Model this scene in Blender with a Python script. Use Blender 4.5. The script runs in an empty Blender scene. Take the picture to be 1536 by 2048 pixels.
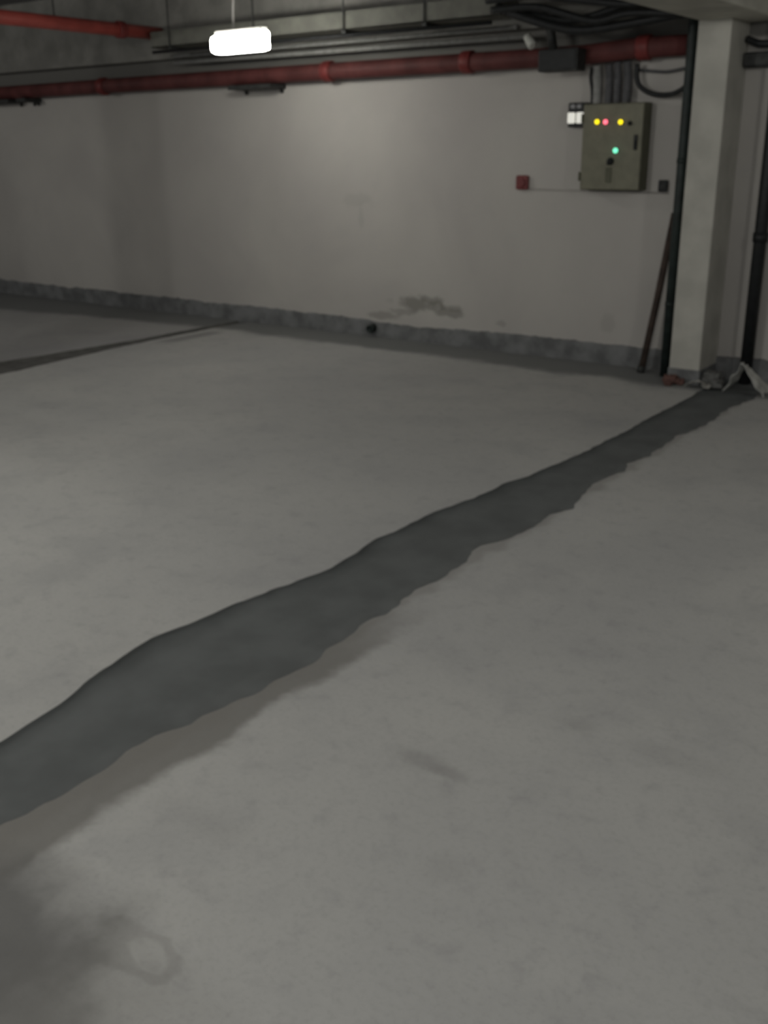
import bpy, bmesh, math, random
from mathutils import Vector, Matrix, noise
random.seed(7)
SC = bpy.context.scene
COL = SC.collection

# ------------------------------------------------------------------ camera
cam_data = bpy.data.cameras.new('camera')
cam_data.sensor_fit = 'VERTICAL'
cam_data.sensor_height = 36.0
cam_data.sensor_width = 27.0
cam_data.lens = 2030.0 / 2048.0 * 36.0
cam_data.dof.use_dof = True
cam_data.dof.focus_distance = 0.45
cam_data.dof.aperture_fstop = 22.0
cam = bpy.data.objects.new('camera', cam_data)
COL.objects.link(cam)
R3 = Matrix(((0.80669846, -0.19116943, 0.55918857),
             (0.59088854, 0.27597309, -0.75808284),
             (-0.00939874, 0.94196237, 0.33558689)))
cam.matrix_world = Matrix.Translation((0, 0, 1.55)) @ R3.to_4x4()
SC.camera = cam

# ------------------------------------------------------------------ view, world, lights
SC.view_settings.view_transform = 'Standard'
SC.view_settings.look = 'None'
SC.view_settings.gamma = 1.0
SC.view_settings.use_curve_mapping = False
SC.view_settings.exposure = 0.0
world = bpy.data.worlds.new('world')
SC.world = world
world.use_nodes = True
wb = world.node_tree.nodes['Background']
wb.inputs[0].default_value = (0.95, 0.97, 1.0, 1)
wb.inputs[1].default_value = 0.34

TUBE_STRENGTH = 31.0
# other garage lamps out of frame; bay and right ones are added fill
def bulb(name, loc, power, radius=0.12, color=(1.0, 0.995, 0.935)):
    d = bpy.data.lights.new(name, 'POINT')
    d.energy = power; d.color = color; d.shadow_soft_size = radius
    o = bpy.data.objects.new(name, d); o.location = loc
    COL.objects.link(o)
bulb('garage_lamp_near', (-1.0, 0.6, 2.55), 47)
bulb('fill_light_bay', (-4.1, 2.3, 2.55), 42)
bulb('garage_lamp_left', (-5.2, -0.8, 2.45), 108)
bulb('garage_lamp_behind', (0.2, -3.0, 2.5), 140)
bulb('fill_light_right', (0.6, 4.2, 2.5), 38)
bulb('garage_lamp_far_left', (-10.6, 3.6, 2.5), 45)

# ------------------------------------------------------------------ materials
def newmat(name, rough=0.8, metallic=0.0, spec=0.3):
    m = bpy.data.materials.new(name)
    m.use_nodes = True
    nt = m.node_tree
    b = nt.nodes['Principled BSDF']
    b.inputs['Roughness'].default_value = rough
    b.inputs['Metallic'].default_value = metallic
    b.inputs['Specular IOR Level'].default_value = spec
    return m, nt, b

class G:
    """small helper for building node graphs out of expressions"""
    def __init__(self, nt): self.nt = nt
    def new(self, t): return self.nt.nodes.new(t)
    def link(self, a, b): self.nt.links.new(a, b)
    def put(self, sock, v):
        if hasattr(v, 'links') or isinstance(v, bpy.types.NodeSocket): self.link(v, sock)
        else: sock.default_value = v
    def math(self, op, a, b=None, c=None, clamp=False):
        n = self.new('ShaderNodeMath'); n.operation = op; n.use_clamp = clamp
        self.put(n.inputs[0], a)
        if b is not None: self.put(n.inputs[1], b)
        if c is not None: self.put(n.inputs[2], c)
        return n.outputs[0]
    def step(self, v, lo, hi):            # smooth 0..1 from lo to hi
        n = self.new('ShaderNodeMapRange'); n.interpolation_type = 'SMOOTHSTEP'
        self.put(n.inputs[0], v); n.inputs[1].default_value = lo; n.inputs[2].default_value = hi
        return n.outputs[0]
    def noise(self, vec, scale, detail=4, rough=0.55, dist=0.0):
        n = self.new('ShaderNodeTexNoise')
        n.inputs['Scale'].default_value = scale; n.inputs['Detail'].default_value = detail
        n.inputs['Roughness'].default_value = rough; n.inputs['Distortion'].default_value = dist
        self.link(vec, n.inputs['Vector'])
        return n.outputs['Fac']
    def mix(self, f, a, b):
        n = self.new('ShaderNodeMix'); n.data_type = 'RGBA'
        self.put(n.inputs[0], f); self.put(n.inputs[6], a); self.put(n.inputs[7], b)
        return n.outputs[2]
    def pos(self):
        g = self.new('ShaderNodeNewGeometry')
        s = self.new('ShaderNodeSeparateXYZ'); self.link(g.outputs['Position'], s.inputs[0])
        return g.outputs['Position'], s.outputs[0], s.outputs[1], s.outputs[2]
    def bump(self, h, strength, dist=0.01):
        n = self.new('ShaderNodeBump'); n.inputs['Strength'].default_value = strength
        n.inputs['Distance'].default_value = dist
        self.link(h, n.inputs['Height']); return n.outputs[0]
    def blob(self, u, v, cu, cv, ru, rv, wob, soft=0.35, amp=3.0):
        """soft elliptical stain around (cu,cv), its rim pushed about by the noise value wob"""
        a = self.math('DIVIDE', self.math('SUBTRACT', u, cu), ru)
        b = self.math('DIVIDE', self.math('SUBTRACT', v, cv), rv)
        d = self.math('SQRT', self.math('ADD', self.math('MULTIPLY', a, a), self.math('MULTIPLY', b, b)))
        d = self.math('ADD', d, self.math('MULTIPLY', self.math('SUBTRACT', wob, 0.5), amp))
        return self.math('SUBTRACT', 1.0, self.step(d, 1.0 - soft, 1.0 + soft)), d

def c4(r, g, b): return (r, g, b, 1)

def simple(name, col, rough=0.7, metallic=0.0, var=0.18, scale=18.0, spec=0.3):
    m, nt, b = newmat(name, rough, metallic, spec)
    g = G(nt); p, x, y, z = g.pos()
    n = g.noise(p, scale, 4)
    dark = c4(*[k * (1 - var) for k in col]); light = c4(*[min(1, k * (1 + var)) for k in col])
    g.link(g.mix(g.step(n, 0.3, 0.7), dark, light), b.inputs['Base Color'])
    g.link(g.bump(n, 0.15, 0.004), b.inputs['Normal'])
    return m

def emitter(name, col, strength, base=(0.8, 0.8, 0.8)):
    m, nt, b = newmat(name, 0.35)
    b.inputs['Base Color'].default_value = c4(*base)
    b.inputs['Emission Color'].default_value = c4(*col)
    b.inputs['Emission Strength'].default_value = strength
    return m

def floor_material():
    m, nt, b = newmat('cement_floor', 0.82, 0, 0.25)
    g = G(nt); p, x, y, z = g.pos()
    n1 = g.noise(p, 0.55, 3, 0.5, 0.6); n2 = g.noise(p, 2.6, 5, 0.6); n3 = g.noise(p, 14.0, 4, 0.6)
    nw = g.noise(p, 3.2, 4, 0.6); nf = g.noise(p, 60.0, 3, 0.7)
    nv = g.noise(p, 7.0, 3, 0.5)
    col = g.mix(g.step(n1, 0.3, 0.7), c4(0.392, 0.389, 0.382), c4(0.462, 0.456, 0.438))
    col = g.mix(g.math('MULTIPLY', g.step(n2, 0.46, 0.72), 0.34), col, c4(0.29, 0.29, 0.295))
    col = g.mix(g.math('MULTIPLY', g.step(n3, 0.50, 0.72), 0.30), col, c4(0.27, 0.265, 0.27))
    col = g.mix(g.math('MULTIPLY', g.step(nf, 0.45, 0.75), 0.24), col, c4(0.23, 0.23, 0.22))
    # left bay: darker floor tone left of the seam
    col = g.mix(g.math('MULTIPLY', g.math('SUBTRACT', 1.0, g.step(x, -6.98, -6.9)), 0.38), col, c4(0.22, 0.215, 0.225))
    # damp band along the back wall foot, widened at left to paint floor shadow
    yy = g.math('ADD', y, g.math('MULTIPLY', g.math('SUBTRACT', n2, 0.5), 0.28))
    col = g.mix(g.math('MULTIPLY', g.step(g.math('ADD', yy, g.math('MULTIPLY', g.math('SUBTRACT', 1.0, g.step(x, -11.0, -7.0)), 0.45)), 6.62, 6.80), 0.86), col, c4(0.145, 0.150, 0.150))
    # brown dirt washed out along the near side of the filled channel
    xx = g.math('ADD', x, g.math('MULTIPLY', g.math('SUBTRACT', nw, 0.5), 0.22))
    dirt = g.math('MULTIPLY', g.math('SUBTRACT', 1.0, g.step(xx, -1.86, -1.80)),
                  g.math('MULTIPLY', g.step(x, -2.1, -2.05), g.math('SUBTRACT', 1.0, g.step(y, 2.2, 2.9))))
    col = g.mix(g.math('MULTIPLY', dirt, 0.82), col, c4(0.175, 0.168, 0.155))
    xh = g.math('ADD', x, g.math('MULTIPLY', g.math('SUBTRACT', nv, 0.5), 0.16))
    fringe = g.math('MULTIPLY', g.math('SUBTRACT', 1.0, g.step(xh, -1.95, -1.89)), g.step(x, -2.1, -2.05))
    col = g.mix(g.math('MULTIPLY', fringe, 0.45), col, c4(0.19, 0.18, 0.165))
    # short second scrape beside the left seam
    s2 = g.math('MULTIPLY', g.math('MULTIPLY', g.step(x, -6.86, -6.80), g.math('SUBTRACT', 1.0, g.step(x, -6.70, -6.62))),
                g.math('MULTIPLY', g.step(y, 5.8, 6.1), g.math('SUBTRACT', 1.0, g.step(y, 6.5, 6.7))))
    col = g.mix(g.math('MULTIPLY', s2, 0.55), col, c4(0.15, 0.15, 0.15))
    # foreground spill stains; the three broad ones also paint in the camera holder's shadow
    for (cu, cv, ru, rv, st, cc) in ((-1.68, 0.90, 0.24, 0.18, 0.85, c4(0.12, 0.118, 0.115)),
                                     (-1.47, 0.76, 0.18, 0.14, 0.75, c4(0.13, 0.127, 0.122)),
                                     (-1.30, 0.88, 0.20, 0.16, 0.35, c4(0.19, 0.185, 0.175)),
                                     (-1.33, 1.95, 0.075, 0.035, 0.36, c4(0.2, 0.195, 0.19)),
                                     (-1.24, 1.94, 0.05, 0.02, 0.36, c4(0.2, 0.195, 0.19)),
                                     (-1.06, 2.35, 0.05, 0.03, 0.25, c4(0.2, 0.195, 0.19)),
                                     (-1.62, 1.42, 0.10, 0.05, 0.15, c4(0.2, 0.195, 0.19)),
                                     (-1.02, 1.62, 0.05, 0.04, 0.14, c4(0.2, 0.195, 0.19)),
                                     (-0.75, 2.35, 0.10, 0.04, 0.12, c4(0.2, 0.195, 0.19))):
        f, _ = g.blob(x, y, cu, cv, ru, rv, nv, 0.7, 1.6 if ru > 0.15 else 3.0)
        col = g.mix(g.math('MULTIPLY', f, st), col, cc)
    f, d = g.blob(x, y, -1.39, 1.04, 0.085, 0.055, nv, 0.2)     # dried ring
    ring = g.math('SUBTRACT', 1.0, g.step(g.math('ABSOLUTE', g.math('SUBTRACT', d, 0.9)), 0.12, 0.42))
    col = g.mix(g.math('MULTIPLY', ring, 0.30), col, c4(0.17, 0.165, 0.155))
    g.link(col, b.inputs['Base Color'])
    h = g.math('ADD', g.math('MULTIPLY', n3, 0.6), g.math('MULTIPLY', nf, 0.4))
    g.link(g.bump(h, 0.35, 0.006), b.inputs['Normal'])
    return m

def wall_material():
    m, nt, b = newmat('painted_plaster', 0.85, 0, 0.2)
    g = G(nt); p, x, y, z = g.pos()
    n1 = g.noise(p, 0.7, 4, 0.55, 0.4); n2 = g.noise(p, 4.0, 5, 0.6); n3 = g.noise(p, 26.0, 3, 0.6)
    nw = g.noise(p, 6.5, 4, 0.6)
    col = g.mix(g.step(n1, 0.3, 0.7), c4(0.400, 0.380, 0.362), c4(0.462, 0.442, 0.415))
    col = g.mix(g.math('MULTIPLY', g.step(n2, 0.55, 0.78), 0.22), col, c4(0.36, 0.35, 0.34))
    col = g.mix(g.math('MULTIPLY', g.step(n3, 0.55, 0.8), 0.12), col, c4(0.36, 0.35, 0.34))
    # plaster knocked off low on the wall
    for (cu, cv, ru, rv, st) in ((-4.93, 0.315, 0.20, 0.050, 0.75), (-4.82, 0.36, 0.11, 0.035, 0.6), (-4.62, 0.265, 0.12, 0.03, 0.65),
                                 (-4.60, 0.305, 0.09, 0.02, 0.5), (-5.10, 0.24, 0.10, 0.03, 0.45), (-5.30, 0.19, 0.14, 0.03, 0.5),
                                 (-4.12, 0.22, 0.05, 0.025, 0.35), (-3.2, 0.30, 0.05, 0.07, 0.2), (-5.6, 1.15, 0.16, 0.05, 0.16),
                                 (-5.52, 1.02, 0.03, 0.10, 0.16)):
        f, _ = g.blob(x, z, cu, cv, ru, rv, nw, 0.4)
        col = g.mix(g.math('MULTIPLY', f, st), col, c4(0.19, 0.185, 0.165))
    # darker tone above the pipes, its lower edge uneven
    zz = g.math('ADD', z, g.math('MULTIPLY', g.math('SUBTRACT', nw, 0.5), 0.06))
    col = g.mix(g.step(zz, 2.20, 2.24), col, c4(0.15, 0.145, 0.135))
    g.link(col, b.inputs['Base Color'])
    g.link(g.bump(g.math('ADD', n2, g.math('MULTIPLY', n3, 0.4)), 0.25, 0.006), b.inputs['Normal'])
    return m

M = {}
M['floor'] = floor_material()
M['wall'] = wall_material()
M['channel'] = simple('damp_mortar', (0.115, 0.122, 0.122), 0.75, 0, 0.12, 5.0, 0.25)
M['seam'] = simple('dirty_seam', (0.105, 0.103, 0.098), 0.85, 0, 0.2, 9.0)
M['plinth'] = simple('bare_render', (0.155, 0.158, 0.160), 0.85, 0, 0.28, 7.0)
M['column'] = simple('shade_column_paint', (0.44, 0.43, 0.39), 0.85, 0, 0.10, 5.0)
M['beam'] = simple('painted_beam', (0.50, 0.49, 0.43), 0.85, 0, 0.12, 4.0)
M['slab'] = simple('ceiling_slab', (0.16, 0.155, 0.16), 0.9, 0, 0.15, 3.0)
M['wallbeam'] = simple('unpainted_concrete', (0.20, 0.195, 0.18), 0.9, 0, 0.2, 4.0)
M['red'] = simple('shaded_red_paint', (0.105, 0.032, 0.030), 0.65, 0, 0.25, 6.0, 0.3)  # pipe red darkened, shade under the tray put into the colour
M['litred'] = simple('lit_red_paint', (0.42, 0.085, 0.07), 0.45, 0, 0.15, 6.0, 0.4)  # brighter copy of the pipe red, lamp light put into the colour
M['redclamp'] = simple('dark_red_coupling', (0.16, 0.03, 0.028), 0.5, 0, 0.2, 20.0)
M['darksteel'] = simple('dark_steel', (0.045, 0.046, 0.045), 0.6, 0.3, 0.25, 25.0)
M['black'] = simple('black_plastic', (0.016, 0.017, 0.018), 0.5, 0, 0.2, 25.0)
M['greenpipe'] = simple('dark_green_pipe', (0.020, 0.028, 0.026), 0.5, 0, 0.3, 12.0)
M['pole'] = simple('rusty_pole', (0.050, 0.036, 0.030), 0.8, 0, 0.35, 14.0)
M['galv'] = simple('galvanised_tray', (0.145, 0.145, 0.125), 0.65, 0.1, 0.15, 9.0)
M['conduitgrey'] = simple('grey_conduit', (0.25, 0.25, 0.24), 0.6, 0, 0.15, 20.0)
M['flexdark'] = simple('dark_flexible_conduit', (0.085, 0.085, 0.09), 0.55, 0, 0.2, 30.0)
M['paintedconduit'] = simple('painted_over_conduit', (0.38, 0.36, 0.34), 0.8, 0, 0.1, 12.0)
M['box'] = simple('olive_grey_enamel', (0.16, 0.155, 0.110), 0.5, 0, 0.10, 14.0, 0.4)
M['boxshade'] = simple('olive_enamel_shaded', (0.095, 0.095, 0.066), 0.6, 0, 0.12, 14.0)  # darker copy of the door enamel, shade of the box side in the colour
M['whiteplastic'] = simple('white_plastic', (0.62, 0.62, 0.58), 0.5, 0, 0.08, 12.0)
M['greyplastic'] = simple('grey_lens', (0.30, 0.30, 0.31), 0.35, 0, 0.1, 20.0)
M['callred'] = simple('dark_red_plastic', (0.17, 0.045, 0.045), 0.5, 0, 0.15, 25.0)
M['bag'] = simple('white_plastic_sheet', (0.50, 0.50, 0.47), 0.5, 0, 0.18, 14.0)
M['paper'] = simple('pale_paper', (0.40, 0.39, 0.36), 0.8, 0, 0.15, 20.0)
M['brick'] = simple('broken_brick', (0.12, 0.065, 0.055), 0.9, 0, 0.3, 30.0)
M['wire'] = simple('pale_wire', (0.45, 0.44, 0.42), 0.6, 0, 0.05, 10.0)
M['rubble'] = simple('grey_mortar_lump', (0.12, 0.12, 0.115), 0.9, 0, 0.25, 22.0)
M['tube'] = emitter('lit_tube', (1.0, 0.985, 0.90), TUBE_STRENGTH)
M['yellow'] = emitter('yellow_indicator', (1.0, 0.78, 0.01), 1.6, (0.5, 0.4, 0.02))
M['redlamp'] = emitter('red_indicator', (1.0, 0.16, 0.22), 1.8, (0.5, 0.03, 0.04))
M['greenlamp'] = emitter('green_indicator', (0.22, 1.0, 0.62), 1.25, (0.05, 0.4, 0.2))
M['emlens'] = emitter('lit_lens', (1.0, 0.98, 0.88), 0.55, (0.5, 0.5, 0.46))

# ------------------------------------------------------------------ mesh helpers
class MB:
    def __init__(self): self.bm = bmesh.new()
    def box(self, c, s, bevel=0.0, rot=None, seg=2):
        r = bmesh.ops.create_cube(self.bm, size=1.0)
        vs = r['verts']
        mat = Matrix.Translation(c) @ (rot.to_4x4() if rot else Matrix.Identity(4)) @ Matrix.Diagonal((s[0], s[1], s[2], 1))
        bmesh.ops.transform(self.bm, matrix=mat, verts=vs)
        if bevel > 0:
            es = list({e for v in vs for e in v.link_edges})
            bmesh.ops.bevel(self.bm, geom=es, offset=bevel, segments=seg, profile=0.5, affect='EDGES')
        return self
    def span(self, x0, x1, y0, y1, z0, z1, bevel=0.0):
        return self.box(((x0+x1)/2, (y0+y1)/2, (z0+z1)/2), (abs(x1-x0), abs(y1-y0), abs(z1-z0)), bevel)
    def tube(self, pts, r, n=14, cap=True, rad=None):
        pts = [Vector(p) for p in pts]
        rings = []; up = None
        for i, p in enumerate(pts):
            if i == 0: t = pts[1] - p
            elif i == len(pts)-1: t = p - pts[i-1]
            else: t = (pts[i+1] - p).normalized() + (p - pts[i-1]).normalized()
            t.normalize()
            if up is None:
                up = Vector((0, 0, 1)) if abs(t.z) < 0.9 else Vector((1, 0, 0))
            u = (up - t * up.dot(t)).normalized(); v = t.cross(u); up = u
            rr = rad(i / (len(pts)-1)) if rad else r
            rings.append([self.bm.verts.new(p + (u*math.cos(a) + v*math.sin(a))*rr)
                          for a in [2*math.pi*k/n for k in range(n)]])
        for a, b in zip(rings, rings[1:]):
            for k in range(n):
                f = self.bm.faces.new((a[k], a[(k+1) % n], b[(k+1) % n], b[k])); f.smooth = True
        if cap:
            self.bm.faces.new(list(reversed(rings[0]))); self.bm.faces.new(rings[-1])
        return self
    def lathe(self, c, axis, prof, n=24):
        """profile of (distance along axis, radius)"""
        axis = Vector(axis).normalized(); c = Vector(c)
        u = axis.orthogonal().normalized(); v = axis.cross(u)
        rings = []
        for d, r in prof:
            rings.append([self.bm.verts.new(c + axis*d + (u*math.cos(a) + v*math.sin(a))*max(r, 1e-4))
                          for a in [2*math.pi*k/n for k in range(n)]])
        for a, b in zip(rings, rings[1:]):
            for k in range(n):
                f = self.bm.faces.new((a[k], a[(k+1) % n], b[(k+1) % n], b[k])); f.smooth = True
        self.bm.faces.new(list(reversed(rings[0]))); self.bm.faces.new(rings[-1])
        return self
    def build(self, name, mat, parent=None, origin=None):
        bmesh.ops.recalc_face_normals(self.bm, faces=self.bm.faces[:])
        me = bpy.data.meshes.new(name)
        self.bm.to_mesh(me); self.bm.free()
        me.materials.append(mat)
        o = bpy.data.objects.new(name, me)
        COL.objects.link(o)
        if parent is not None:
            o.parent = parent
            o.matrix_parent_inverse = Matrix.Translation(parent.location).inverted()
        elif origin is not None:
            me.transform(Matrix.Translation(-Vector(origin))); o.location = origin
        return o

def tag(o, label, cat, group=None):
    o['label'] = label; o['category'] = cat
    if group: o['group'] = group
    return o
def thing(name, loc, label, cat, group=None):
    o = bpy.data.objects.new(name, None); o.location = loc; o.empty_display_size = 0.1
    COL.objects.link(o)
    return tag(o, label, cat, group)
def struct(o): o['kind'] = 'structure'; return o

def spline(pts, n=10):
    """Catmull-Rom through pts"""
    P = [Vector(p) for p in pts]; P = [2*P[0]-P[1]] + P + [2*P[-1]-P[-2]]
    out = []
    for i in range(1, len(P)-2):
        for k in range(n):
            t = k/n
            out.append(0.5*((2*P[i]) + (P[i+1]-P[i-1])*t + (2*P[i-1]-5*P[i]+4*P[i+1]-P[i+2])*t*t
                            + (3*P[i]-P[i-1]-3*P[i+1]+P[i+2])*t**3))
    out.append(P[-2]); return out

# ------------------------------------------------------------------ the setting
YW = 7.2
CEIL = 3.0
def interp(tab, y):
    if y <= tab[0][0]: return tab[0][1]
    for (a, xa), (b, xb) in zip(tab, tab[1:]):
        if y <= b:
            t = (y-a)/(b-a); t = t*t*(3-2*t)*0.5 + t*0.5
            return xa + (xb-xa)*t
    return tab[-1][1]
CH_L = [(-6, -2.34), (1.33, -2.33), (2.02, -2.475), (2.41, -2.435), (2.82, -2.372), (3.2, -2.40), (3.57, -2.40), (4.11, -2.33), (4.95, -2.262), (6.37, -2.262), (7.2, -2.25)]
CH_R = [(-6, -1.97), (1.26, -1.985), (1.47, -1.99), (1.85, -1.975), (2.21, -1.925), (2.72, -1.95), (3.08, -1.955), (3.4, -1.985), (3.75, -1.925), (4.4, -1.975), (4.93, -1.955), (5.8, -1.94), (6.7, -1.915), (7.2, -1.92)]
def jag(y, s, a):
    return a*(noise.noise(Vector((y*2.3, s, 0))) + 0.6*noise.noise(Vector((y*6.1, s+9, 0))) + 0.35*noise.noise(Vector((y*15.0, s+4, 0))))
YS = [-6 + (7.2+6)*i/520 for i in range(521)]
chl = [interp(CH_L, y) + jag(y, 1.0, 0.022) for y in YS]
chr_ = [interp(CH_R, y) + jag(y, 5.0, 0.05) for y in YS]
sml = [-7.05 - min(0.35, max(0, 5.9-y)*0.10) + jag(y, 11.0, 0.02) for y in YS]
smr = [-6.91 + min(0.35, max(0, 5.9-y)*0.10) + jag(y, 14.0, 0.02) for y in YS]
XL, XR = -16.0, 6.0
bm = bmesh.new()
def strip(xa, xb, za=0.0, zb=0.0):
    va = [bm.verts.new((x, y, za)) for x, y in zip(xa, YS)]
    vb = [bm.verts.new((x, y, zb)) for x, y in zip(xb, YS)]
    for i in range(len(YS)-1):
        bm.faces.new((va[i], vb[i], vb[i+1], va[i+1]))
one = [1]*len(YS)
strip([XL]*521, sml); strip(smr, chl); strip(chr_, [XR]*521)
fm = MB(); fm.bm.free(); fm.bm = bm
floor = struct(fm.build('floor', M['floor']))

def bed(xa, xb, z, name, mat):
    m = MB(); v = []
    for a, b, y in zip(xa, xb, YS):
        row = []
        for k in range(6):
            x = a + (b-a)*k/5
            row.append(m.bm.verts.new((x, y, z + 0.004*noise.noise(Vector((x*6, y*6, 3))))))
        v.append(row)
    for row, a, b, y in zip(v, xa, xb, YS):          # the broken lips up to the floor
        row.insert(0, m.bm.verts.new((a-0.004, y, 0.0))); row.append(m.bm.verts.new((b+0.004, y, 0.0)))
    for i in range(len(v)-1):
        for k in range(7):
            m.bm.faces.new((v[i][k], v[i][k+1], v[i+1][k+1], v[i+1][k])).smooth = True
    return struct(m.build(name, mat))
bed([x+0.004 for x in chl], [x-0.004 for x in chr_], -0.012, 'trim_1', M['channel'])
bed([x+0.004 for x in sml], [x-0.004 for x in smr], -0.016, 'trim_2', M['seam'])

struct(MB().span(XL, XR, YW, YW+0.2, -0.1, CEIL).build('wall_back', M['wall']))
struct(MB().span(XL, XR, -6, YW+0.2, CEIL, CEIL+0.2).build('ceiling', M['slab']))
struct(MB().span(XL-0.2, XL, -6, YW+0.2, -0.1, CEIL).build('wall_left', M['wall']))
struct(MB().span(XR, XR+0.2, -6, YW+0.2, -0.1, CEIL).build('wall_right', M['wall']))

# bare strip at the foot of the wall where the paint stops: an uneven upper edge
m = MB(); rows = []
N = 900
for i in range(N+1):
    x = XL + (0.0-XL)*i/N
    top = 0.15 + 0.012*noise.noise(Vector((x*1.7, 0, 0))) + 0.014*noise.noise(Vector((x*7, 2, 0))) + 0.008*noise.noise(Vector((x*23, 5, 0)))
    top -= 0.03*math.exp(-((x+5.0)/0.45)**2)
    rows.append([m.bm.verts.new(p) for p in ((x, YW-0.022, -0.02), (x, YW-0.018, top-0.01), (x, YW-0.002, top), (x, YW+0.01, top))])
for a, b in zip(rows, rows[1:]):
    for k in range(3): m.bm.faces.new((a[k], b[k], b[k+1], a[k+1]))
struct(m.build('baseboard_back', M['plinth']))

# column against the wall, its plinth, and the beam it carries
CX0, CX1, CY0 = -2.56, -2.345, 6.85
struct(MB().span(CX0, CX1, CY0, YW, -0.02, 2.31, 0.008).build('column', M['column']))
m = MB()
m.span(CX0-0.006, CX1+0.006, CY0-0.006, YW-0.02, -0.015, 0.10, 0.004)
struct(m.build('baseboard_column', M['plinth']))
struct(MB().span(-2.565, -2.13, -6, YW, 2.30, CEIL, 0.012).build('ceiling_beam', M['beam']))
struct(MB().span(XL, -2.565, 7.06, YW, 2.36, CEIL, 0.01).build('wall_beam', M['wallbeam']))
# unseen column added left of view to throw shade over the wall
struct(MB().span(-7.04, -6.72, 3.25, 3.65, -0.02, CEIL, 0.01).build('shade_column_left', M['column']))

# ------------------------------------------------------------------ hanging tube lamp
LX0, LX1, LY, LZ = -5.955, -5.425, 6.0, 2.30
lamp = thing('tube_lamp', (-5.71, LY, LZ), 'glowing white lamp hanging from the ceiling on a thin wire', 'lamp')
MB().span(LX0+0.03, LX1-0.03, LY-0.035, LY+0.035, LZ+0.072, LZ+0.10, 0.008).build('lamp_body', M['whiteplastic'], lamp)
m = MB()                                               # opal cover, rounded at its left end
m.span(LX0, LX1-0.03, LY-0.07, LY+0.07, LZ-0.058, LZ+0.066, 0.034)
m.build('diffuser', M['tube'], lamp)
for z in (LZ-0.030, LZ+0.045):
    m = MB()
    m.lathe((LX1-0.10, LY, z), (1, 0, 0), [(0, 0.010), (0.01, 0.026), (0.095, 0.026), (0.105, 0.012)], 18)
    m.build('tube', M['tube'], lamp)
MB().tube(spline([(-5.76, LY, LZ+0.10), (-5.755, LY, LZ+0.25), (-5.72, LY, LZ+0.45), (-5.715, LY, CEIL)]), 0.006, 8).build('wire', M['wire'], lamp)
MB().tube(spline([(-5.56, LY+0.01, LZ+0.10), (-5.565, LY+0.01, LZ+0.4), (-5.58, LY+0.01, CEIL)]), 0.0025, 8).build('wire', M['darksteel'], lamp)

# ------------------------------------------------------------------ red pipes
rp = thing('sprinkler_pipe', (-6.5, 7.09, 2.17), 'long dark red pipe running along the top of the back wall', 'pipe')
pts = [(-14.0, 7.09, 2.165), (-8.0, 7.09, 2.17), (-3.9, 7.09, 2.165), (-3.45, 7.09, 2.165), (-3.1, 7.08, 2.185), (-2.69, 7.08, 2.185)]
MB().tube(pts, 0.066, 20).build('pipe_run', M['red'], rp)
for x in (-11.6, -8.6, -5.75, -4.4, -3.0):
    m = MB(); m.lathe((x-0.045, 7.09 if x < -3.2 else 7.079, 2.168 if x < -3.2 else 2.186), (1, 0, 0), [(0, 0.062), (0, 0.077), (0.012, 0.081), (0.078, 0.081), (0.09, 0.077), (0.09, 0.062)], 22)
    m.build('coupling', M['redclamp'], rp)

lp = thing('sprinkler_pipe', (-7.7, 5.0, 2.575), 'bright red pipe crossing the ceiling at the upper left corner', 'pipe')
MB().tube([(-7.7, -4.0, 2.575), (-7.7, 4.1, 2.575), (-7.7, 5.5, 2.575), (-7.7, 7.05, 2.575)], 0.056, 20).build('pipe_run', M['litred'], lp)
for y in (4.6, 6.55):
    MB().lathe((-7.7, y, 2.575), (0, 1, 0), [(0, 0.054), (0, 0.068), (0.01, 0.071), (0.07, 0.071), (0.08, 0.068), (0.08, 0.054)], 22).build('coupling', M['redclamp'], lp)
MB().tube([(-7.7, 5.9, 2.63), (-7.7, 5.9, CEIL)], 0.006, 8).build('hanger_rod', M['darksteel'], lp)

# dark steel brackets that carry the wall pipe
def bracket(x0, x1, label):
    t = thing('pipe_bracket', ((x0+x1)/2, 7.2, 2.08), label, 'bracket', 'steel brackets under the red wall pipe')
    MB().span(x0, x1, 6.985, 7.195, 2.062, 2.098, 0.004).build('shelf_plate', M['darksteel'], t)
    for x in (x0+0.04, x1-0.04):
        MB().span(x-0.012, x+0.012, 7.17, 7.195, 2.03, 2.062, 0.003).build('wall_plate', M['darksteel'], t)
    return t
bracket(-6.82, -6.32, 'flat dark steel bracket under the red pipe, below the hanging lamp')
bracket(-10.9, -10.05, 'flat dark steel bracket under the red pipe at the left edge of the picture')
bracket(-9.9, -9.75, 'short dark steel bracket under the red pipe, second from the left')

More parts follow.
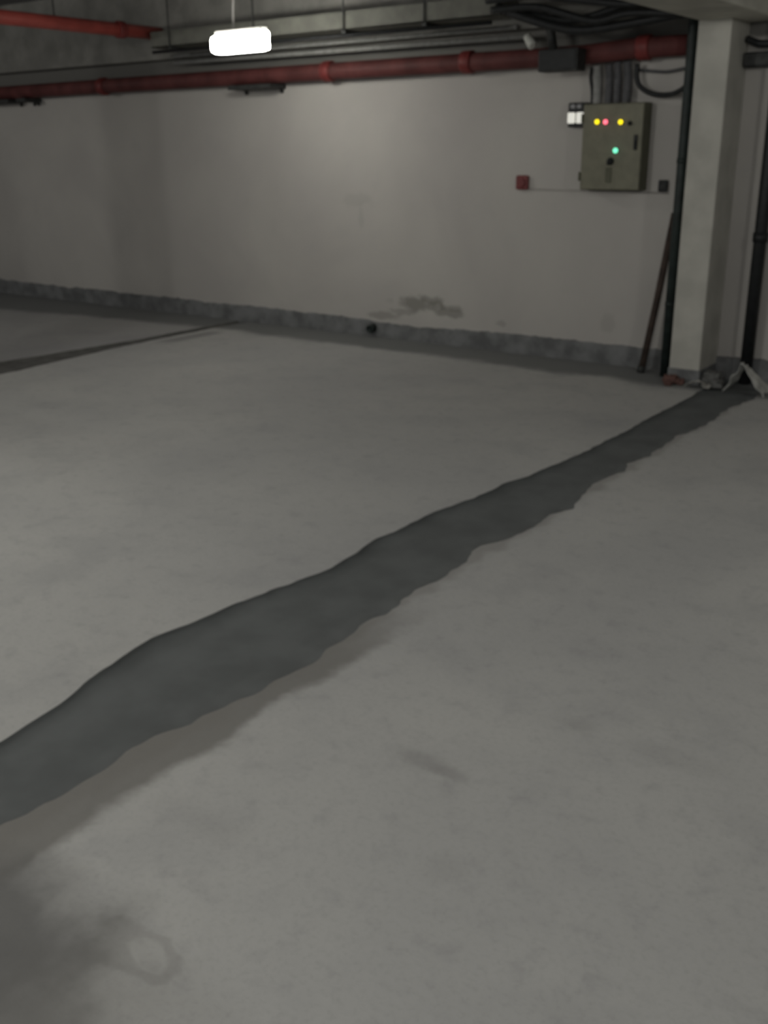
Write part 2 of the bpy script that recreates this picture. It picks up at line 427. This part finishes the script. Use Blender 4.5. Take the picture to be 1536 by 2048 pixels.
# ------------------------------------------------------------------ cable tray and conduits above the pipe
tr = thing('cable_tray', (-6.5, 6.9, 2.42), 'pale grey cable tray along the wall above the red pipe', 'cable tray')
m = MB()
m.span(-7.55, -3.97, 6.80, 6.812, 2.43, 2.56, 0.002)
m.span(-7.55, -3.97, 6.80, 7.0, 2.43, 2.442, 0.002)
m.span(-7.55, -3.97, 6.988, 7.0, 2.43, 2.56, 0.002)
m.build('tray_channel', M['galv'], tr)
for x in (-7.3, -6.3, -5.35, -4.6):
    MB().span(x-0.02, x+0.02, 6.785, 7.015, 2.405, 2.43, 0.003).build('support_bar', M['darksteel'], tr)
    MB().tube([(x, 6.79, 2.41), (x, 6.79, CEIL)], 0.006, 8).build('hanger_rod', M['darksteel'], tr)
grp = 'grey conduits between the tray and the red pipe'
tag(MB().tube([(-7.5, 7.02, 2.375), (-6.0, 7.02, 2.372), (-3.95, 7.02, 2.372)], 0.016, 12).build('conduit', M['conduitgrey'], origin=(-6.5, 7.02, 2.375)),
    'upper of two thin grey conduits running between cable tray and red pipe', 'conduit', grp)
lc = thing('conduit', (-6.5, 7.02, 2.315), 'lower of two thin grey conduits running just above red pipe', 'conduit', grp)
MB().tube([(-7.5, 7.02, 2.318), (-6.0, 7.02, 2.312), (-3.86, 7.02, 2.305)], 0.018, 12).build('conduit_run', M['conduitgrey'], lc)
MB().lathe((-3.87, 7.02, 2.305), (0.6, -0.3, -0.6), [(0, 0.02), (0.004, 0.03), (0.10, 0.034), (0.105, 0.02)], 18).build('end_coupling', M['whiteplastic'], lc)['label'] = 'pale end coupling'
tag(MB().tube([(-7.5, 6.77, 2.39), (-6.0, 6.77, 2.388), (-4.02, 6.77, 2.386)], 0.014, 12).build('cable', M['black'], origin=(-6.5, 6.77, 2.40)),
    'straight dark cable slung under the front edge of the grey cable tray', 'cable')

# dark trunking box where the cables leave the tray
jb = thing('trunking_box', (-3.54, 6.95, 2.06), 'dark trunking box hanging in front of the red pipe, above the control box', 'box')
MB().span(-3.70, -3.40, 6.88, 7.02, 2.055, 2.20, 0.008).build('box_body', M['darksteel'], jb)
MB().span(-3.69, -3.41, 6.872, 6.882, 2.067, 2.19, 0.003).build('cover', M['black'], jb)
MB().tube([(-3.62, 6.95, 2.2), (-3.64, 6.95, 2.3), (-3.70, 6.93, 2.44)], 0.03, 12).build('neck', M['darksteel'], jb)
cabs = [
 ([(-3.96, 6.82, 2.46), (-3.75, 6.82, 2.42), (-3.4, 6.82, 2.36), (-3.0, 6.82, 2.42), (-2.60, 6.82, 2.36)], 0.026, 'thick dark cable sagging from the tray end towards the column'),
 ([(-3.96, 6.74, 2.48), (-3.7, 6.74, 2.38), (-3.35, 6.74, 2.29), (-3.0, 6.74, 2.30), (-2.60, 6.74, 2.34)], 0.030, 'lowest dark cable drooping just above the red pipe'),
 ([(-3.96, 6.67, 2.45), (-3.6, 6.67, 2.44), (-3.2, 6.67, 2.33), (-2.95, 6.67, 2.355), (-2.60, 6.67, 2.33)], 0.024, 'dark cable rising steeply in the middle of the bundle before the ceiling beam'),
 ([(-3.96, 6.60, 2.50), (-3.6, 6.60, 2.50), (-3.2, 6.60, 2.44), (-2.9, 6.60, 2.40), (-2.60, 6.60, 2.43)], 0.022, 'highest dark cable of the bundle running to the column top'),
]
for pts, r, lab in cabs:
    tag(MB().tube(spline(pts, 10), r, 12).build('cable', M['black'], origin=pts[0]), lab, 'cable', 'dark cables between tray and column')

# ------------------------------------------------------------------ control box on the wall
BX0, BX1, BY, BZ0, BZ1 = -3.422, -2.966, 7.06, 1.266, 1.845
cb = thing('control_box', ((BX0+BX1)/2, YW, BZ0), 'olive grey electrical control box with coloured indicator lamps on the wall', 'control box')
MB().span(BX0, BX1, BY+0.018, YW, BZ0, BZ1, 0.004).build('body', M['boxshade'], cb)
door = MB().span(BX0+0.004, BX1-0.004, BY, BY+0.017, BZ0+0.006, BZ1-0.006, 0.004).build('door', M['box'], cb)
def sub(mb, name, mat, par):
    o = mb.build(name, mat); o.parent = par; return o
# door parts
m = MB(); m.span(-3.024, -2.998, BY-0.012, BY, 1.535, 1.635, 0.004); m.span(-3.018, -3.004, BY-0.026, BY-0.010, 1.55, 1.60, 0.004)
sub(m, 'handle', M['black'], door)
for z in (1.36, 1.75):
    sub(MB().tube([(BX0-0.002, BY-0.002, z-0.03), (BX0-0.002, BY-0.002, z+0.03)], 0.008, 10), 'hinge', M['boxshade'], door)
def indicator(x, z, mat, r=0.0165):
    bez = MB().lathe((x, BY, z), (0, -1, 0), [(-0.004, r*1.18), (0.006, r*1.18), (0.009, r*1.05)], 20)
    b = bez.build('indicator_light', M['black'], cb)
    d = MB().lathe((x, BY-0.008, z), (0, -1, 0), [(0, r), (0.008, r*0.98), (0.014, r*0.72), (0.018, r*0.25)], 20)
    sub(d, 'lens', mat, b)
    return b
indicator(-3.305, 1.725, M['yellow'])['label'] = 'lit yellow indicator lamp at the left end of the row'
indicator(-3.241, 1.723, M['redlamp'])['label'] = 'lit red indicator lamp'
indicator(-3.128, 1.720, M['yellow'])['label'] = 'lit yellow indicator lamp right of the red one'
indicator(-3.062, 1.710, M['black'], 0.013)['label'] = 'unlit indicator lamp at the right end of the row'
indicator(-3.153, 1.534, M['greenlamp'], 0.018)['label'] = 'lit green indicator lamp'
# rotary switch and the dark plate under the green lamp
sw = MB().lathe((-3.19, BY, 1.462), (0, -1, 0), [(0, 0.026), (0.008, 0.026), (0.012, 0.02), (0.03, 0.018)], 20).build('rotary_switch', M['black'], cb)
sub(MB().box((-3.19, BY-0.036, 1.462), (0.012, 0.014, 0.05), 0.003, Matrix.Rotation(0.35, 3, 'Y')), 'knob', M['black'], sw)
MB().span(-3.222, -3.178, BY-0.006, BY, 1.318, 1.42, 0.002).build('lock_plate', M['boxshade'], cb)

# conduits down into the box
cg = 'flexible conduits above the control box'
def flex(pts, r, mat, label):
    P = spline(pts, 26)
    m = MB(); m.tube(P, r, 14, rad=lambda t, k=len(P): r*(1 + 0.09*math.sin(t*k*1.57)))
    return tag(m.build('flexible_conduit', mat, origin=pts[-1]), label, 'conduit', cg)
flex([(-3.355, 7.10, 2.095), (-3.352, 7.12, 2.0), (-3.35, 7.125, 1.848)], 0.030, M['conduitgrey'], 'pale flexible conduit entering the control box top at its left')
flex([(-3.262, 7.10, 2.10), (-3.262, 7.12, 2.0), (-3.265, 7.125, 1.848)], 0.026, M['flexdark'], 'dark flexible conduit second from left on control box top')
flex([(-3.20, 7.10, 2.11), (-3.20, 7.12, 2.0), (-3.20, 7.125, 1.848)], 0.026, M['flexdark'], 'dark flexible conduit in the middle of control box top')
flex([(-3.13, 7.10, 2.11), (-3.125, 7.12, 2.0), (-3.13, 7.125, 1.848)], 0.028, M['flexdark'], 'dark flexible conduit at the right on control box top')
tag(MB().tube(spline([(-3.425, 7.17, 2.09), (-3.43, 7.17, 2.02), (-3.415, 7.17, 1.95), (-3.40, 7.15, 1.90), (-3.395, 7.14, 1.848)]), 0.012, 10).build('cable', M['black'], origin=(-3.395, 7.14, 1.848)),
    'thin black cable left of conduits above the control box', 'cable')
tag(MB().tube(spline([(-3.065, 7.12, 2.09), (-3.062, 7.12, 2.0), (-3.02, 7.12, 1.935), (-2.92, 7.12, 1.892), (-2.80, 7.10, 1.888), (-2.71, 7.06, 1.915), (-2.665, 7.04, 1.95)]), 0.017, 12).build('cable', M['black'], origin=(-3.065, 7.12, 2.09)),
    'black cable looping from red pipe over box to the dark upright pipe', 'cable')
tag(MB().tube(spline([(-3.07, 7.17, 2.055), (-2.95, 7.17, 2.04), (-2.85, 7.17, 2.035), (-2.68, 7.17, 2.06)]), 0.010, 10).build('cable', M['flexdark'], origin=(-3.07, 7.17, 2.055)),
    'thin dark cable right under the red pipe beside the column', 'cable')

# ------------------------------------------------------------------ small things on the wall
el = thing('emergency_light', (-3.51, YW, 1.70), 'small dark emergency light with two bright white lenses beside control box', 'emergency light')
MB().span(-3.575, -3.435, 7.13, YW, 1.695, 1.86, 0.008).build('housing', M['black'], el)
for x in (-3.540, -3.473):
    MB().box((x, 7.118, 1.757), (0.052, 0.03, 0.074), 0.008).build('lens', M['emlens'], el)['label'] = 'bright white lens'
for x in (-3.532, -3.482):
    MB().box((x, 7.122, 1.834), (0.036, 0.02, 0.026), 0.006).build('upper_lens', M['greyplastic'], el)['label'] = 'dull grey lens'
sub(MB().box((-3.436, 7.112, 1.775), (0.024, 0.012, 0.018), 0.004, Matrix.Rotation(-0.4, 3, 'Y')), 'bracket', M['whiteplastic'], el)
el_b = [o for o in el.children if o.name.startswith('bracket')][0]; el_b.matrix_parent_inverse = Matrix.Translation(el.location).inverted()

cp = thing('fire_call_point', (-3.956, YW, 1.255), 'small dark red call point on the wall left of control box', 'call point')
MB().box((-3.956, 7.183, 1.309), (0.105, 0.034, 0.105), 0.014, None, 3).build('case', M['callred'], cp)
MB().lathe((-3.956, 7.167, 1.309), (0, -1, 0), [(0, 0.036), (0.008, 0.034), (0.012, 0.024)], 22).build('push_disc', M['callred'], cp)

so = thing('wall_socket', (-2.838, YW, 1.258), 'small black wall socket between control box and upright pipe', 'socket')
MB().box((-2.838, 7.185, 1.297), (0.068, 0.03, 0.078), 0.008).build('case', M['black'], so)
MB().lathe((-2.838, 7.171, 1.297), (0, -1, 0), [(0, 0.022), (0.004, 0.022), (0.004, 0.016)], 18).build('socket_face', M['darksteel'], so)

tag(MB().tube([(-3.90, 7.195, 1.262), (-2.80, 7.195, 1.248)], 0.006, 8).build('conduit', M['paintedconduit'], origin=(-3.35, 7.195, 1.255)),
    'thin painted-over conduit running level under control box on the wall', 'conduit')

dp = thing('drain_spout', (-5.39, YW, 0.077), 'short dark drain pipe stub sticking out of the wall foot', 'drain')
MB().lathe((-5.39, 7.19, 0.082), (0, -1, -0.15), [(0, 0.036), (0.07, 0.036), (0.075, 0.034), (0.075, 0.027), (0.01, 0.027)], 20).build('spout', M['greenpipe'], dp)

# ------------------------------------------------------------------ upright pipes and the leaning pole
up = thing('drain_pipe', (-2.645, 7.0, 0), 'thin dark upright pipe running floor to ceiling beside the pale column', 'pipe')
MB().tube([(-2.645, 7.0, -0.005), (-2.645, 7.0, 1.2), (-2.645, 7.0, 2.5), (-2.645, 7.0, CEIL)], 0.034, 16).build('pipe_run', M['greenpipe'], up)
for z in (0.5, 1.45):
    MB().lathe((-2.645, 7.0, z), (0, 0, 1), [(0, 0.034), (0, 0.038), (0.03, 0.038), (0.03, 0.034)], 18).build('pipe_clip', M['greenpipe'], up)
rp2 = thing('drain_pipe', (-2.11, 7.12, 0), 'dark upright pipe at the right edge, behind the white plastic sheet', 'pipe')
MB().tube([(-2.11, 7.12, -0.005), (-2.11, 7.12, 1.2), (-2.11, 7.12, 2.99)], 0.042, 16).build('pipe_run', M['black'], rp2)
MB().lathe((-2.11, 7.12, 0.95), (0, 0, 1), [(0, 0.043), (0, 0.05), (0.06, 0.05), (0.06, 0.043)], 18).build('pipe_collar', M['black'], rp2)
pl = thing('pole', (-2.835, 7.03, 0), 'rusty brown pole leaning against the dark pipe beside the column', 'pole')
MB().tube([(-2.835, 7.03, 0.004), (-2.775, 7.07, 0.5), (-2.712, 7.12, 1.12)], 0.025, 12).build('shaft', M['pole'], pl)
MB().tube([(-2.838, 7.028, 0.0), (-2.832, 7.032, 0.05)], 0.029, 12).build('ferrule', M['darksteel'], pl)

# dark service trunking on the wall right of the column
dt = thing('wall_trunking', (-2.2, 7.15, 2.05), 'dark cable trunking high on the wall right of the column', 'trunking')
MB().span(-2.335, -2.165, 7.10, YW, 2.03, 2.12, 0.006).build('trunking_body', M['black'], dt)
MB().span(-2.335, -2.165, 7.092, 7.102, 2.04, 2.11, 0.003).build('cover', M['darksteel'], dt)
tag(MB().tube(spline([(-2.335, 7.12, 2.2), (-2.26, 7.12, 2.17), (-2.2, 7.12, 2.165), (-2.18, 7.12, 2.165)]), 0.022, 10).build('cable', M['black'], origin=(-2.3, 7.12, 2.2)),
    'dark cable lying along the trunking right of the column', 'cable')

# ------------------------------------------------------------------ rubbish at the foot of the column
def crumple(name, mat, base, nx, ny, fn, thick, amp, fr, seed):
    m = MB(); g = []
    for i in range(nx+1):
        row = []
        for j in range(ny+1):
            u, v = i/nx, j/ny
            p = Vector(fn(u, v))
            q = p*fr + Vector((seed, seed*2, seed*3))
            p += Vector((noise.noise(q), noise.noise(q+Vector((7, 1, 3))), noise.noise(q+Vector((2, 9, 5)))))*amp
            p.z = max(p.z, 0.003)
            row.append(m.bm.verts.new(p))
        g.append(row)
    for i in range(nx):
        for j in range(ny):
            m.bm.faces.new((g[i][j], g[i+1][j], g[i+1][j+1], g[i][j+1]))
    o = m.build(name, mat, origin=base)
    s = o.modifiers.new('solidify', 'SOLIDIFY'); s.thickness = thick; s.offset = 1
    return o
def tent(u, v):
    # folded sheet standing like a tent: a narrow left leg, a broad right flap
    x0, x1 = -2.125, -1.865
    s = (u-0.40)
    z = 0.215*max(0.0, 1-abs(s)/(0.40 if s < 0 else 0.60))**0.9
    x = x0 + (x1-x0)*u
    y = 6.70 + 0.22*v*(0.35 + 0.65*u) + (0.05 if s < 0 else 0.0)
    return (x, y, z*(1-0.25*v) + 0.004)
tag(crumple('plastic_sheet', M['bag'], (-2.0, 6.75, 0), 26, 14, tent, 0.004, 0.022, 14.0, 1.3),
    'crumpled white plastic sheet standing like a tent at the channel end', 'plastic sheet')
def scrap(u, v):
    return (-2.385 + 0.16*u, 6.70 + 0.09*v + 0.03*u, 0.012 + 0.045*math.sin(math.pi*min(1, u*1.2))*(1-v*0.5))
tag(crumple('paper_scrap', M['paper'], (-2.3, 6.74, 0), 14, 8, scrap, 0.003, 0.02, 22.0, 4.1),
    'pale crumpled paper scrap on the floor in front of the column', 'paper')
def lump(name, c, s, mat, seed, label, cat, group):
    bm2 = bmesh.new(); bmesh.ops.create_icosphere(bm2, subdivisions=3, radius=1.0)
    for v in bm2.verts:
        d = v.co.normalized()
        k = 1 + 0.30*noise.noise(d*1.6 + Vector((seed, 0, 0))) + 0.15*noise.noise(d*4 + Vector((0, seed, 0)))
        q = Vector((max(-.72, min(.72, d.x)), max(-.72, min(.72, d.y)), max(-.66, min(.66, d.z))))*1.25*k
        v.co = Vector((q.x*s[0], q.y*s[1], q.z*s[2]))
    low = min(v.co.z for v in bm2.verts)
    for v in bm2.verts: v.co += Vector((c[0], c[1], c[2]-low))
    mb = MB(); mb.bm.free(); mb.bm = bm2
    o = mb.build(name, mat, origin=(c[0], c[1], c[2]))
    for f in o.data.polygons: f.use_smooth = False
    return tag(o, label, cat, group)
bg = 'broken brick pieces at the foot of the column'
lump('brick_fragment', (-2.525, 6.80, 0), (0.050, 0.035, 0.032), M['brick'], 1.0, 'largest red brown brick fragment, against the column foot', 'brick', bg)
lump('brick_fragment', (-2.450, 6.785, 0), (0.032, 0.026, 0.024), M['brick'], 2.4, 'smaller brick fragment to the right in front of column foot', 'brick', bg)
lump('brick_fragment', (-2.505, 6.715, 0), (0.026, 0.022, 0.016), M['brick'], 3.7, 'smallest brick fragment, lying nearest the camera by the column', 'brick', bg)
rg = 'grey mortar lumps beside the column'
lump('mortar_lump', (-2.27, 6.93, 0), (0.060, 0.065, 0.05), M['rubble'], 5.2, 'large dark mortar lump beside the column right face', 'rubble', rg)
lump('mortar_lump', (-2.20, 6.82, 0), (0.045, 0.035, 0.030), M['rubble'], 6.1, 'smaller dark mortar lump between paper scrap and white sheet', 'rubble', rg)
